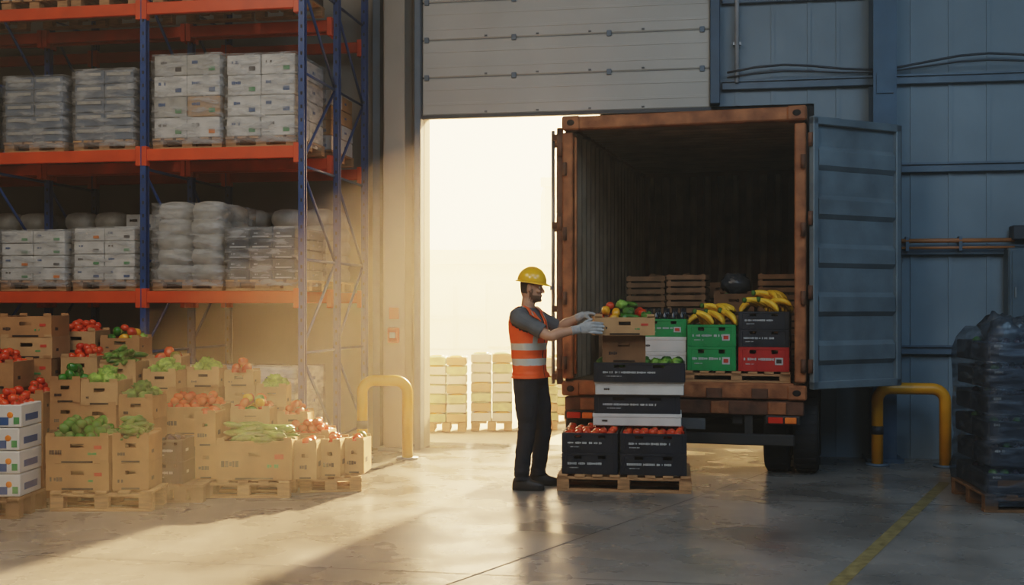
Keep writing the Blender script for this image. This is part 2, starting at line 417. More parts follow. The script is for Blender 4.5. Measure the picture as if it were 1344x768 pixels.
def crate(w,d,h,style,kind=None):
    """open produce crate with origin in the middle of its base"""
    b=MB(); t=.012
    if style in('kraft','kraft_light','kraft_dark'):
        m=style
        for s in(-1,1):
            y=s*(d/2-t/2); hw=min(.10,w*.3); hh=.03; zc=h*.66
            b.box((0,y,(zc-hh/2)/2),(w,t,zc-hh/2),m); b.box((0,y,(zc+hh/2+h)/2),(w,t,h-zc-hh/2),m)
            for q in(-1,1): b.box((q*(w/2+hw/2)/2,y,zc),(w/2-hw/2,t,hh),m)
            b.box((0,y+s*.007,.012),(w*.5,.004,.014),'inside')
            if w>.4: glyphs(b,-w*.44,y+s*.0075,h*.42,5,h*.16,'ink'); glyphs(b,w*.17,y+s*.0075,h*.36,5,h*.09,'ink_green'); b.box((w*.33,y+s*.0075,h*.6),(w*.12,.003,h*.13),'ink_red')
            else: glyphs(b,-w*.36,y+s*.0075,h*.34,4,h*.12,'ink')
        for s in(-1,1):
            x=s*(w/2-t/2); b.box((x,0,h/2),(t,d-2*t,h),m); glyphs(b,-d*.3,x+s*.0075,h*.4,4,h*.14,'ink',axis='y')
            b.box((s*(w/2-.03),0,h+.004),(.06,d,.006),m)
            for q in(-1,1): b.box((s*(w/2-.035),q*(d/2-.006),h+.012),(.06,.012,.03),m)
        b.box((0,0,.006),(w-.01,d-.01,.012),m)
    elif style in('navy','green_crate','red_crate'):
        m=style; ink='ink_white'
        b.box((0,0,.008),(w-.01,d-.01,.016),m)
        for s in(-1,1):
            y=s*(d/2-t/2)
            b.box((0,y,h*.36),(w,t,h*.72),m)
            for q in (-1,1): b.box((q*w*.39,y,h*.8),(w*.22,t,h*.2),m)
            b.box((0,y,h*.94),(w,t*1.4,h*.12),m,b=.003)
            b.box((0,y,h*.80),(w*.3,t*.8,h*.16),m)
            for q in range(7): b.box((-w/2+w*(q+.5)/7,y+s*.008,h*.10),(.008,.006,h*.16),m)
            glyphs(b,-w*.4,y+s*.0075,h*.5,max(4,int(w/(h*.10))),h*.11,ink); glyphs(b,-w*.36,y+s*.0075,h*.30,int(w/(h*.16)),h*.05,ink)
            if style!='navy': b.box((w*.3,y+s*.008,h*.42),(w*.16,.003,h*.3),'ink_white'); b.box((w*.3,y+s*.010,h*.42),(w*.1,.003,h*.16),'ink_red' if style=='green_crate' else 'ink')
            x=s*(w/2-t/2); b.box((x,0,h/2),(t,d-2*t,h),m); glyphs(b,-d*.3,x+s*.0075,h*.5,5,h*.13,ink,axis='y')
            for q in(-1,1): b.box((s*(w/2-.02),q*(d/2-.02),h/2),(.045,.045,h),m,b=.008)
    elif style=='carton':
        b.box((0,0,h/2),(w,d,h-.003),'carton_white',b=.006)
        b.box((0,0,h-.01),(w+.008,d+.008,.03),'carton_white',b=.003)
        for s in(-1,1): glyphs(b,-w*.4,s*(d/2+.001),h*.45,6,h*.16,'ink')
        glyphs(b,-d*.3,w/2+.001,h*.5,5,h*.14,'ink_blue',axis='y')
    elif style=='printed':
        b.box((0,0,h/2),(w,d,h-.004),'carton_white',b=.006)
        for s in(-1,1):
            b.box((-w*.12,s*(d/2+.001),h*.28),(w*.6,.004,h*.34),'ink_blue'); b.ball((w*.22,s*(d/2),h*.55),(h*.14,.004,h*.14),'orange',10,6)
            glyphs(b,-w*.42,s*(d/2+.003),h*.76,5,h*.16,'ink_blue'); b.box((w*.38,s*(d/2+.001),h*.3),(w*.14,.004,h*.3),'ink_green')
            glyphs(b,-w*.38,s*(d/2+.004),h*.28,6,h*.14,'ink_white')
        b.box((w/2,0,h*.4),(.004,d*.6,h*.3),'ink_blue')
    elif style=='slat':
        for s in(-1,1):
            for k in range(3): b.box((0,s*(d/2-.008),h*(.17+.33*k)),(w,.012,h*.24),'wood_dark',b=.002); b.box((s*(w/2-.008),0,h*(.17+.33*k)),(.012,d-.04,h*.24),'wood_dark')
            for q in(-1,1): b.box((s*(w/2-.03),q*(d/2-.025),h/2),(.03,.03,h),'wood_dark')
        b.box((0,0,.02),(w-.02,d-.02,.012),'wood_dark'); b.box((0,0,h*.5),(w-.06,d-.06,h*.8),'inside')
    if kind: fill(b,w,d,h,kind)
    return b
def place_crate(name,x,y,z,w,d,h,style,kind=None,deg=0,var=0):
    key=(round(w,2),round(d,2),round(h,2),style,kind,var)
    if key not in BOXC: BOXC[key]=crate(w,d,h,style,kind).mesh(name)
    return link(name,BOXC[key],TR(x,y,z,deg))
PALC={}
def pallet_mesh(w,d,h,mat='wood'):
    key=(round(w,2),round(d,2),round(h,2),mat)
    if key in PALC: return PALC[key]
    b=MB(); t=.02; n=max(4,int(w/.13))
    for i in range(n): b.box((-w/2+.045+i*(w-.09)/(n-1),0,h-t/2),(.085,d,t),mat,b=.003)
    for y in(-d/2+.045,0,d/2-.045):
        b.box((0,y,h-t*1.5),(w,.08,t),mat,b=.002); b.box((0,y,t/2),(w,.08,t),mat,b=.002)
        for x in(-w/2+.05,0,w/2-.05): b.box((x,y,h/2),(.10,.08,h-2*t-.001),mat,b=.003)
    PALC[key]=b.mesh('wooden_pallet'); return PALC[key]
def pallet(x,y,z,w,d,h,deg=0,mat='wood'): return link('wooden_pallet',pallet_mesh(w,d,h,mat),TR(x,y,z,deg))

# ---------------------------------------------------------------- left produce pile
names={'tomato':'tomato_crate','cuke':'cucumber_crate','pepper':'green_pepper_crate','mixpepper':'bell_pepper_crate','lettuce':'lettuce_crate','lettuce_d':'lettuce_crate','squash':'squash_crate','mix':'mixed_vegetable_crate','orange':'orange_crate',None:'produce_crate','eggplant':'eggplant_crate'}
def stack(x,yf,w,d,z0,layers,deg=0):
    z=z0
    for h,st,k in layers:
        place_crate(names.get(k,'produce_crate'),x+R.uniform(-.006,.006),yf+d/2,z,w,d,h,st,k,deg+R.uniform(-1.5,1.5)); z+=h+.002
    return z
K='kraft';KL='kraft_light';KD='kraft_dark'
pallet(-3.84,8.45,0,.60,.50,.15,0,'wood_dark')
for x in(-3.985,-3.69): stack(x,8.24,.285,.38,.152,[(.165,'printed',None)]*3+[(.165,'printed','tomato')])
pallet(-3.06,8.83,0,.76,.66,.15,0)
stack(-3.245,8.53,.47,.40,.152,[(.20,K,None),(.20,K,'pepper')])
stack(-2.855,8.55,.27,.36,.152,[(.20,K,None),(.20,K,'cuke')])
pallet(-2.58,9.13,0,.36,.50,.14,0,'wood_dark')
stack(-2.66,8.92,.21,.34,.142,[(.17,'navy',None),(.17,'navy','eggplant')],-2)
stack(-2.46,9.16,.17,.36,.142,[(.26,K,None),(.26,K,'squash')])
pallet(-2.14,9.40,0,.74,.62,.14,0)
stack(-2.06,9.10,.60,.42,.142,[(.31,K,'cuke')])
pallet(-1.52,9.62,0,.50,.50,.13,8)
stack(-1.66,9.20,.185,.34,.132,[(.29,KL,'squash')],-4)
stack(-1.475,9.36,.17,.34,.132,[(.28,KL,'tomato')],-4)
stack(-1.305,9.52,.165,.34,.132,[(.27,KL,'squash')],-4)
place_crate('tomato_crate',-1.74,9.76,.132,.42,.38,.33,K,'tomato')
pallet(-3.35,9.28,0,.60,.42,.15)
stack(-3.52,9.00,.24,.34,.152,[(.2,K,None),(.2,KD,None),(.21,K,None),(.18,K,'pepper')])
stack(-3.26,9.00,.29,.38,.152,[(.2,K,None),(.2,KD,None),(.19,K,None),(.18,KL,'lettuce')])
stack(-2.97,9.02,.27,.36,.02,[(.2,K,None),(.2,KD,None),(.2,K,None)])
place_crate('lettuce_crate',-2.97,9.20,.626,.27,.36,.18,K,'lettuce_d')
stack(-2.66,9.44,.50,.36,.02,[(.22,K,None),(.22,KD,None),(.23,K,'tomato')])
stack(-2.20,9.56,.33,.34,.02,[(.22,K,None),(.22,K,None),(.2,KL,'mixpepper')])
stack(-1.87,9.72,.26,.34,.02,[(.22,K,None),(.2,K,None),(.16,KL,'tomato')])
stack(-4.02,8.86,.30,.38,.02,[(.22,K,None)]*3+[(.2,KD,None),(.2,K,'tomato')])
stack(-3.76,8.90,.22,.36,.02,[(.22,K,None)]*3+[(.16,K,'tomato')])
stack(-3.98,9.35,.42,.40,.02,[(.22,K,None)]*4+[(.19,K,None),(.17,KL,None),(.17,K,None)])
stack(-3.57,9.42,.30,.36,.02,[(.22,K,None)]*4+[(.2,KL,'tomato')])
stack(-3.26,9.46,.30,.36,.02,[(.21,K,None)]*4+[(.19,KL,'cuke')])
stack(-2.95,9.56,.28,.36,.02,[(.2,K,None)]*4+[(.15,KL,'lettuce')])
stack(-2.66,9.84,.28,.30,.02,[(.2,K,None)]*4+[(.15,KL,'lettuce')])
stack(-2.37,9.94,.26,.26,.02,[(.2,K,None)]*3+[(.2,KL,None),(.12,KL,'mixpepper')])
stack(-2.10,9.94,.26,.26,.02,[(.2,K,None)]*3+[(.2,KL,'lettuce')])
stack(-3.75,9.84,.34,.34,.02,[(.22,K,None)]*5+[(.18,KL,'tomato')])
stack(-3.38,9.86,.34,.34,.02,[(.22,K,None)]*5+[(.12,K,'mix')])
stack(-3.03,9.95,.30,.28,.02,[(.22,K,None)]*4+[(.17,KL,'squash')])

# ---------------------------------------------------------------- pallet racking
RF=-2.14; RM=-1.18; RB=-.28; US=[-.6,-2.13,-3.70,-5.3]; LV=[1.67,2.98,4.33,5.6]
b=MB()
for u in US:
    for v in (RF,RM,RB):
        b.box((u,v,3.2),(.018,.07,6.4),'rack_blue')
        for s in(-1,1): b.box((u+.02,v+s*.03,3.2),(.055,.012,6.4),'rack_blue')
        b.box((u,v,.006),(.14,.12,.012),'rack_blue')
        for k in range(52): b.box((u+.022,v-.0375,.2+k*.12),(.016,.003,.03),'inside')
    for (v0,v1) in((RF,RM),(RM,RB)):
        k=0; z=.25
        while z<6.2:
            b.tube([(u,v0,z),(u,v1,z)],.014,'rack_blue',6)
            a,c=(v0,v1) if k%2 else (v1,v0)
            b.tube([(u,a,z),(u,c,z+.85)],.014,'rack_blue',6); z+=.85; k+=1
for i in range(3):
    for z in LV:
        for v in (RF,RM-.06,RM+.06,RB):
            uc=(US[i]+US[i+1])/2; w=abs(US[i]-US[i+1])-.06
            b.box((uc,v,z-.06),(w,.05,.11),'rack_orange',b=.006)
            for s in(-1,1): b.box((uc+s*(w/2-.0),v-.005,z-.07),(.05,.07,.18),'rack_orange',b=.004)
b.obj('pallet_rack',BLD)
def goods(kind,w=.66,d=.78,h=.78,film=True,seed=0):
    b=MB(); ph=.10
    pm_w=w+.02
    for i in range(6): b.box((-pm_w/2+.045+i*(pm_w-.09)/5,0,ph-.01),(.085,d+.02,.02),'wood',b=.002)
    for y in(-d/2+.05,0,d/2-.05):
        b.box((0,y,.01),(pm_w,.08,.018),'wood')
        for x in(-pm_w/2+.05,0,pm_w/2-.05): b.box((x,y,ph/2),(.10,.08,ph-.04),'wood')
    if kind=='sack':
        nz=max(2,int(h/.13))
        for k in range(nz):
            for i in range(2):
                for j in range(2):
                    b.ball((-w/4+i*w/2+R.uniform(-.015,.015),-d/4+j*d/2,ph+(k+.5)*h/nz),(w/4*1.12,d/4*1.1,h/nz*.62),'sack',14,8,fn=lambda dd,t,p:1/(max(abs(dd.x),abs(dd.y),.55)**.55)*.92)
    else:
        nz={'white':4,'blue':5,'dark':5,'mixed':4}[kind]; nx=3 if kind in('dark',) else 2
        for k in range(nz):
            for i in range(nx):
                for j in range(2):
                    m={'white':'carton_white','blue':'carton_blue','dark':'carton_dark','mixed':R.choice(['carton_white','carton_white','sack','kraft_light'])}[kind]
                    cw=w/nx; cd=d/2; ch=h/nz
                    x=-w/2+(i+.5)*cw; y=-d/2+(j+.5)*cd; z=ph+(k+.5)*ch
                    b.box((x+R.uniform(-.004,.004),y+R.uniform(-.004,.004),z),(cw-.008,cd-.008,ch-.006),m,b=.006)
                    yy=y-(cd/2)-.001
                    if kind=='blue': b.box((x,yy,z+ch*.18),(cw*.8,.006,ch*.22),'sack')
                    elif kind=='dark': glyphs(b,x-cw*.3,yy,z,4,ch*.16,'ink_white'); b.box((x,yy,z-ch*.32),(cw*.7,.006,.012),'ink_white')
                    else:
                        glyphs(b,x-cw*.35,yy,z+ch*.12,5,ch*.15,R.choice(['ink','ink_blue','ink_blue']))
                        b.box((x+cw*.25,yy,z-ch*.2),(cw*.18,.006,ch*.2),R.choice(['ink_green','orange','ink_blue','ink']))
                    if i==nx-1: glyphs(b,y-cd*.3,x+cw/2,z,4,ch*.14,'ink_blue',axis='y')
    if film:
        rg=[]
        for k in range(13):
            z=.04+k*(h+ph-.03)/12; r=[]
            for j in range(40):
                a=2*pi*j/40; cx,cy=math.cos(a),math.sin(a); q=max(abs(cx),abs(cy)); sc=1/q
                e=.014+.014*noise.noise(Vector((cx*4,cy*4,k*.9+seed)))
                r.append((cx*sc*(w/2+e),cy*sc*(d/2+e),z))
            rg.append(r)
        top=[(p[0]*.5,p[1]*.5,h+ph+.022) for p in rg[-1]]
        b.rings(rg+[top],'film',True,cap=False)
    return b
def put_goods(kind,u,v,z,name='wrapped_carton_pallet',**kw):
    if kind=='sack': name='wrapped_sack_pallet'
    goods(kind,seed=R.random()*50,**kw).obj(name,BLD@Matrix.Translation((u,v,z)))
bays=[(US[i]+US[i+1])/2 for i in range(3)]
VF=(RF+RM)/2-.03; VB=(RM+RB)/2
z2=LV[1]; z1=LV[0]
put_goods('mixed',bays[0]-.36,VF,z2,h=.77); put_goods('white',bays[0]+.36,VF,z2,h=.75)
put_goods('blue',bays[1]-.36,VF,z2,h=.62,w=.6); put_goods('blue',bays[1]+.36,VF,z2,h=.66,w=.6)
put_goods('blue',bays[2]+.3,VF,z2,h=.62)
put_goods('sack',bays[0]-.36,VF,z1,h=.70); put_goods('dark',bays[0]+.36,VF,z1,h=.47)
put_goods('white',bays[1]-.37,VF,z1,h=.47); put_goods('white',bays[1]+.36,VF,z1,h=.49,w=.62)
put_goods('white',bays[2]+.3,VF,z1,h=.5)
put_goods('white',bays[0]-.36,VF,0,h=.85); put_goods('white',bays[0]+.36,VF,0,h=.85); put_goods('dark',bays[1]+.3,VF,0,h=.9); put_goods('white',bays[1]-.4,VF,0,h=.8)
for i in (0,1,2):
    for s in(-.36,.36):
        put_goods(R.choice(['white','sack','sack']),bays[i]+s,VB,z1,h=.7,film=False,d=.7); put_goods(R.choice(['mixed','blue','dark']),bays[i]+s,VB,z2,h=.6,film=False,d=.7)
        put_goods(R.choice(['white','dark']),bays[i]+s,VF,LV[2],h=.6,film=False)

# ---------------------------------------------------------------- shipping container
W=2.2; Z0=.70; Z1=3.29; LEN=4.3
ce=empty('shipping_container',CON)
b=MB()
for a in(.05,W-.05): b.box((a,.07,(Z0+Z1)/2),(.10,.14,Z1-Z0-.3),'rust',b=.012)
b.box((W/2,.07,Z1-.06),(W-.2,.12,.12),'rust',b=.012); b.box((W/2,.06,Z0+.07),(W-.2,.12,.14),'rust',b=.012)
for a in(.08,W-.08):
    for z in(Z0+.06,Z1-.06):
        b.box((a,.08,z),(.17,.18,.13),'rust',b=.014); b.ball((a,-.008,z),(.04,.008,.03),'inside',10,6)
for a in (.4,.9,1.4,1.8): b.box((a,-.01,Z0+.05),(.14,.02,.09),'rust_dark',b=.004)
for z in (1.0,1.6,2.2,2.8):
    for a in(.025,W-.025): b.cyl((a,-.02,z-.06),(a,-.02,z+.06),.022,'rust_dark',10)
b.cyl((.13,-.005,Z0+.2),(.13,-.005,Z1-.2),.012,'rust')
b.obj('end_frame',Matrix.Identity(4),ce)
def corr(b,fn,L0,L1,n,mat):
    P=[]; st=(L1-L0)/n
    for i in range(n):
        t=L0+i*st
        P+= [(t,0),(t+st*.3,0),(t+st*.5,1),(t+st*.8,1)]
    P.append((L1,0)); vs=[];fs=[]
    for i,(t,o_) in enumerate(P):
        vs.append(fn(t,o_*.035,0)); vs.append(fn(t,o_*.035,1))
        if i: fs.append((2*i-2,2*i-1,2*i+1,2*i))
    b.add(vs,fs,mat)
b=MB()
corr(b,lambda t,o,e:(.045+o,t,Z0+.14 if e==0 else Z1-.12),.14,LEN,20,'cont_in')
corr(b,lambda t,o,e:(W-.045-o,t,Z0+.14 if e==0 else Z1-.12),.14,LEN,20,'cont_in')
corr(b,lambda t,o,e:(t,LEN-o,Z0+.14 if e==0 else Z1-.12),.05,W-.05,12,'cont_in')
corr(b,lambda t,o,e:(.05 if e==0 else W-.05,t,Z1-.05-o*.5),.14,LEN,22,'cont_in')
b.obj('corrugated_shell',Matrix.Identity(4),ce)
b=MB(); b.box((W/2,LEN/2+.05,Z0+.07),(W-.06,LEN-.1,.12),'cont_floor')
for a in (.03,W-.03):
    b.box((a,LEN/2,Z1-.05),(.06,LEN-.1,.09),'rust_dark'); b.box((a,LEN/2,Z0+.06),(.06,LEN-.1,.13),'rust_dark')
    b.box((a,LEN-.03,(Z0+Z1)/2),(.08,.08,Z1-Z0),'rust_dark')
b.box((W/2,LEN-.01,(Z0+Z1)/2),(W,.01,Z1-Z0-.1),'rust_dark'); b.box((W/2,LEN/2,Z1-.012),(W-.04,LEN-.05,.012),'rust_dark')
for a in(.02,W-.02): b.box((a,LEN/2,(Z0+Z1)/2),(.006,LEN-.1,Z1-Z0-.1),'rust_dark')
b.obj('floor_and_rails',Matrix.Identity(4),ce)
def cdoor(name,wd,M,mat,frame):
    b=MB(); z0=.80; z1=3.19; H=z1-z0
    b.box((wd/2,.02,(z0+z1)/2),(wd-.06,.015,H-.06),mat)
    for x in(.03,wd-.03): b.box((x,.0,(z0+z1)/2),(.06,.06,H),frame,b=.006)
    for z in(z0+.03,z1-.03): b.box((wd/2,0,z),(wd,.06,.07),frame,b=.006)
    n=5
    for k in range(n):
        zc=z0+.12+(k+.5)*(H-.24)/n; hh=(H-.24)/n
        vs=[(x,y,z) for x in(.07,wd-.07) for (y,z) in((.012,zc-hh*.30),(-.024,zc-hh*.20),(-.024,zc+hh*.10),(.012,zc+hh*.20))]
        b.add(vs,[(0,1,5,4),(1,2,6,5),(2,3,7,6),(0,3,2,1),(4,5,6,7)],mat)
    for x in(wd*.3,wd*.72):
        b.cyl((x,.065,z0-.02),(x,.065,z1+.02),.017,'rim',10)
        for z in(z0+.05,z0+.7,z0+1.5,z1-.05): b.box((x,.05,z),(.09,.05,.06),frame)
        b.box((x-.12,.085,z0+.9),(.28,.02,.035),'rim')
    for z in(z0+.2,z0+.85,z0+1.5,z1-.2): b.cyl((-.01,0,z-.06),(-.01,0,z+.06),.022,'rust_dark',10)
    b.box((wd+.005,0,(z0+z1)/2),(.015,.04,H),'mark_hose')
    b.obj(name,M,ce)
Ci=CON.inverted()
cdoor('door_leaf_1',1.08,Ci@TR(2.625,10.02,0,29),'cont_door','cont_door')
cdoor('door_leaf_2',1.00,Ci@(TR(.45,10.68,0,88)),'rust_dark','rust_dark')

te=empty('truck',CON)
b=MB()
for a in(.6,1.6): b.box((a,3.1,.56),(.10,6.0,.20),'chassis',b=.01)
for y in(.12,1.2,2.4,3.6,4.2): b.box((1.1,y,.60),(2.0,.10,.10),'chassis',b=.01)
b.box((1.1,.06,.62),(2.16,.08,.13),'rust_dark',b=.01)
for a in (.25,.75,1.45,1.95): b.box((a,.01,.62),(.16,.03,.11),'rust',b=.008)
b.box((1.1,.02,.34),(2.0,.07,.10),'chassis',b=.01)
for a in(.5,1.7): b.box((a,.08,.47),(.07,.06,.25),'chassis')
for a in(.18,2.0):
    b.box((a,-.01,.52),(.30,.05,.08),'chassis',b=.008); b.box((a-.06,-.045,.52),(.13,.03,.055),'lamp_red',b=.008); b.box((a+.07,-.045,.52),(.10,.03,.055),'lamp_orange',b=.008)
b.box((1.1,-.02,.47),(.45,.02,.10),'rim',b=.004)
b.obj('chassis_frame',Matrix.Identity(4),te)
def wheel(b,a,y,r=.40,w=.22):
    def rev(pr): return [[(a+px,y+q*math.cos(t*pi/16),r+q*math.sin(t*pi/16)) for t in range(32)] for px,q in pr]
    b.rings(rev([(-w/2,r*.62),(-w/2,r*.93),(-w*.4,r),(w*.4,r),(w/2,r*.93),(w/2,r*.62)]),'rubber',True,cap=False)
    b.rings(rev([(-w*.48,r*.64),(-w*.3,r*.5),(-w*.28,r*.2),(-w*.28,.001)]),'rim',True,cap=False)
    b.rings(rev([(w*.48,r*.64),(w*.3,r*.5),(w*.28,r*.2),(w*.40,.06),(w*.42,.001)]),'rim',True,cap=False)
    for k in range(28):
        t=2*pi*k/28
        b.box((a,y+(r-.004)*math.cos(t),r+(r-.004)*math.sin(t)),(w*.78,.03,.018),'rubber',M=Matrix.Rotation(t-pi/2,4,'X'))
b=MB()
for y in(.55,1.62):
    for a in(.10,.36,1.93,2.19): wheel(b,a,y)
    b.cyl((.1,y,.40),(2.1,y,.40),.07,'chassis')
for a in(.18,2.02): wheel(b,a,5.3)
b.obj('wheels',Matrix.Identity(4),te)
b=MB()
pr=[(4.6,.55),(4.6,3.0),(4.8,3.12),(5.7,3.05),(6.25,2.0),(6.35,1.3),(6.35,.45),(5.75,.45),(5.7,.8),(5.3,.95),(4.9,.8),(4.85,.55)]
n=len(pr); vs=[(a,y,z) for a in(.05,2.15) for y,z in pr]
b.add(vs,[list(range(n)),list(range(n,2*n))]+[(i,(i+1)%n,n+(i+1)%n,n+i) for i in range(n)],'cab_paint')
for a in(.04,2.16): b.add([(a,5.0,1.9),(a,5.0,2.7),(a,5.6,2.7),(a,6.0,1.9)],[(0,1,2,3)],'glass_dark')
b.add([(.2,5.79,2.9),(2.0,5.79,2.9),(2.0,6.27,2.02),(.2,6.27,2.02)],[(0,1,2,3)],'glass_dark')
b.obj('cab',Matrix.Identity(4),te)

FZ=Z0+.132
def inC(name,a,y,z,w,d,h,st,k=None,dg=0):
    o=place_crate(name,0,0,0,w,d,h,st,k); o.matrix_world=CON@TR(a,y,z,dg); return o
link('wooden_pallet',pallet_mesh(.96,.62,.10,'wood'),CON@TR(1.58,.50,FZ)); z=FZ+.102
inC('banana_crate',1.35,.45,z,.44,.42,.22,'green_crate'); inC('banana_crate',1.35,.45,z+.222,.44,.42,.20,'green_crate','banana')
inC('produce_crate',1.82,.45,z,.45,.42,.22,'red_crate'); inC('produce_crate',1.82,.45,z+.222,.45,.42,.16,'navy'); inC('banana_crate',1.82,.45,z+.384,.45,.42,.16,'navy','banana')
inC('produce_carton',.88,.50,FZ,.46,.40,.26,'carton'); inC('produce_carton',.88,.50,FZ+.262,.46,.40,.14,'carton'); inC('bottle_crate',.90,.50,FZ+.404,.42,.36,.17,'green_crate','bottles')
for k in range(5): inC('wooden_slat_crate',.56,1.55,FZ+k*.202,.40,.40,.20,'slat')
for k in range(5): inC('wooden_slat_crate',.98,1.50,FZ+k*.205,.40,.40,.203,'slat')
for k in range(3): inC('produce_crate',.36,1.0,FZ+k*.202,.36,.40,.20,'kraft_dark')
for k in range(5): inC('wooden_slat_crate',1.90,1.45,FZ+k*.205,.40,.40,.203,'slat')
for k in range(4): inC('wooden_slat_crate',1.46,1.5,FZ+k*.205,.40,.40,.203,'kraft_dark' if k==3 else 'slat')
for k in range(5): inC('wooden_slat_crate',.70,2.3,FZ+k*.205,.44,.44,.203,'kraft_dark' if k>3 else 'slat')
for k in range(5): inC('wooden_slat_crate',1.20,2.3,FZ+k*.19,.44,.44,.188,'kraft_dark' if k>3 else 'slat')
b=MB(); b.ball((0,0,.10),(.17,.14,.12),'dark_wrap',16,10,fn=lambda d,t,p:.9+.3*noise.noise(d*3)); b.obj('produce_sack',CON@TR(1.46,1.5,FZ+.82))

# ---------------------------------------------------------------- stack being loaded
GS=TR(.97,9.76,0,-8)
def inS(name,x,y,z,w,d,h,st,k=None,dg=0):
    o=place_crate(name,0,0,0,w,d,h,st,k); o.matrix_world=GS@TR(x,y,z,dg); return o
link('wooden_pallet',pallet_mesh(1.10,.80,.14,'wood'),GS)
z=.142
inS('produce_crate',-.28,-.08,z,.46,.58,.172,'navy'); inS('tomato_crate',-.28,-.08,z+.174,.46,.58,.165,'navy','tomato_flat')
inS('produce_crate',.24,-.08,z,.54,.58,.172,'navy'); inS('tomato_crate',.24,-.08,z+.174,.54,.58,.165,'navy','tomato_flat')
z=.515
inS('produce_carton',.10,.10,z,.74,.44,.10,'carton'); inS('produce_crate',.10,.10,z+.102,.72,.42,.16,'navy')
inS('produce_carton',.12,.08,z+.264,.74,.46,.11,'carton'); inS('lettuce_crate',.12,.06,z+.376,.76,.48,.162,'navy','greens_flat')
place_crate('produce_crate',.95,9.74,1.056,.36,.30,.226,'kraft_dark',None,-4)
place_crate('mixed_vegetable_crate',.935,9.65,1.285,.50,.34,.15,'kraft_light','mixheap',0,1)

# ---------------------------------------------------------------- right wrapped stack
GR=TR(4.12,8.85,0,-6)
link('wooden_pallet',pallet_mesh(1.15,.9,.13,'wood_dark'),GR)
b=MB()
for k in range(6):
    for i in range(3):
        for j in range(2):
            w=.36;d=.42;h=.19; x=-.36+i*.365+R.uniform(-.01,.01); y=-.22+j*.44; z=.135+k*.195+h/2
            b.box((x,y,z-h*.1),(w,d,h*.78),'carton_dark',b=.01)
            b.box((x,y-d/2-.002,z-h*.1),(w*.6,.004,h*.3),R.choice(['carton_dark','carton_blue','carton_blue','carton_dark','kraft_dark']))
            glyphs(b,x-w*.4,y-d/2-.004,z+h*.15,6,h*.10,'ink_white')
            for q in range(4): b.ball((x-w*.35+q*w*.23,y-d*.38,z+h*.28),.035,R.choice(['eggplant','eggplant','lettuce_d','eggplant']),8,5)
for q in range(20):
    o_=Vector((q*3.1,0,0))
    b.ball((R.uniform(-.40,.40),R.uniform(-.28,.28),1.31+R.uniform(0,.05)),R.uniform(.10,.15),'dark_wrap',14,9,fn=lambda d,t,p:.85+.45*noise.noise(d*2.5+o_))
rg=[]
for k in range(16):
    z=.05+k*1.32/15; r=[]
    for j in range(48):
        a=2*pi*j/48; cx,cy=math.cos(a),math.sin(a); q=max(abs(cx),abs(cy)); e=.012+.03*noise.noise(Vector((cx*5,cy*5,k*.8)))
        sc=1/q*(1 if k<14 else .95 if k==14 else .84)
        r.append((cx*sc*(.55+e),cy*sc*(.45+e),z))
    rg.append(r)
b.rings(rg,'film_dark',True,cap=False)
b.obj('wrapped_produce_pallet',GR)

# ---------------------------------------------------------------- outdoor yard
def ystack(x,y,w,d,n,h,deg=0):
    b=MB()
    for i in range(5): b.box((-w/2+.05+i*(w-.1)/4,0,.10),(.09,d,.02),'wood')
    for q in(-1,0,1):
        for s in(-1,0,1): b.box((q*(w/2-.06),s*(d/2-.06),.045),(.1,.1,.09),'wood')
    for k in range(n):
        for i in range(2):
            for j in range(2):
                b.box((-w/4+i*w/2,-d/4+j*d/2,.115+(k+.42)*h),(w/2-.015,d/2-.015,h*.82),R.choice(['kraft_light','pale_green','carton_white','carton_white']),b=.006)
                b.ball((-w/4+i*w/2,-d/4+j*d/2-d*.1,.115+(k+.8)*h),(w*.2,d*.12,h*.2),R.choice(['pale_green','pepper_y','pale_green']),8,5)
    b.obj('yard_crate_pallet',TR(x,y,0,deg))
ystack(-.80,14.1,.50,.5,7,.115); ystack(-.25,14.2,.52,.5,7,.12); ystack(.32,14.3,.5,.5,7,.11); ystack(.75,15.2,.5,.5,7,.11); ystack(-1.4,14.2,.5,.5,7,.11)
b=MB()
b.box((0,44,1.6),(60,8,3.2),'bld1_hazed'); b.box((0,39.9,3.2),(60,.5,.5),'bld2_hazed'); b.box((0,39.95,1.1),(60,.2,.12),'bld2_hazed')
for i in range(14): b.box((-26+i*4,39.95,1.1),(.12,.2,2.2),'bld2_hazed'); b.box((-24+i*4,39.93,1.2),(1.8,.2,2.3),'bld2_hazed',b=.05)
b.obj('yard_building')
b=MB(); b.box((7.5,56,3.6),(12,8,7.2),'bld2_hazed'); b.box((7.5,51.9,7.1),(12.4,.4,.4),'bld2_hazed')
for i in range(5): b.box((3+i*2.2,51.95,4.8),(1.2,.2,1),'bld1_hazed')
b.obj('yard_tower_building')

# ---------------------------------------------------------------- worker
WM=TR(.155,9.62,0,0)
we=empty('warehouse_worker',WM)
P=[]
def part(label,fn):
    q=MB(); fn(q); P.append((label,q))
def lerp_pts(pts,rad,n=6):
    o=[];r=[]; pts=[Vector(p) for p in pts]
    for i in range(len(pts)-1):
        p0=pts[max(i-1,0)];p1=pts[i];p2=pts[i+1];p3=pts[min(i+2,len(pts)-1)]
        for k in range(n):
            t=k/n
            o.append(.5*((2*p1)+(p2-p0)*t+(2*p0-5*p1+4*p2-p3)*t*t+(3*p1-p0-3*p2+p3)*t**3)); s=t*t*(3-2*t); r.append(rad[i]*(1-s)+rad[i+1]*s)
    o.append(pts[-1]); r.append(rad[-1]); return o,r
def limb(pts,rad,mat='skin',seg=18,flat=None,up=None,n=6):
    def g(q):
        a,c=lerp_pts(pts,rad,n); q.tube(a,c,mat,seg,flat,up)
    return g
YAW=math.radians(-28)
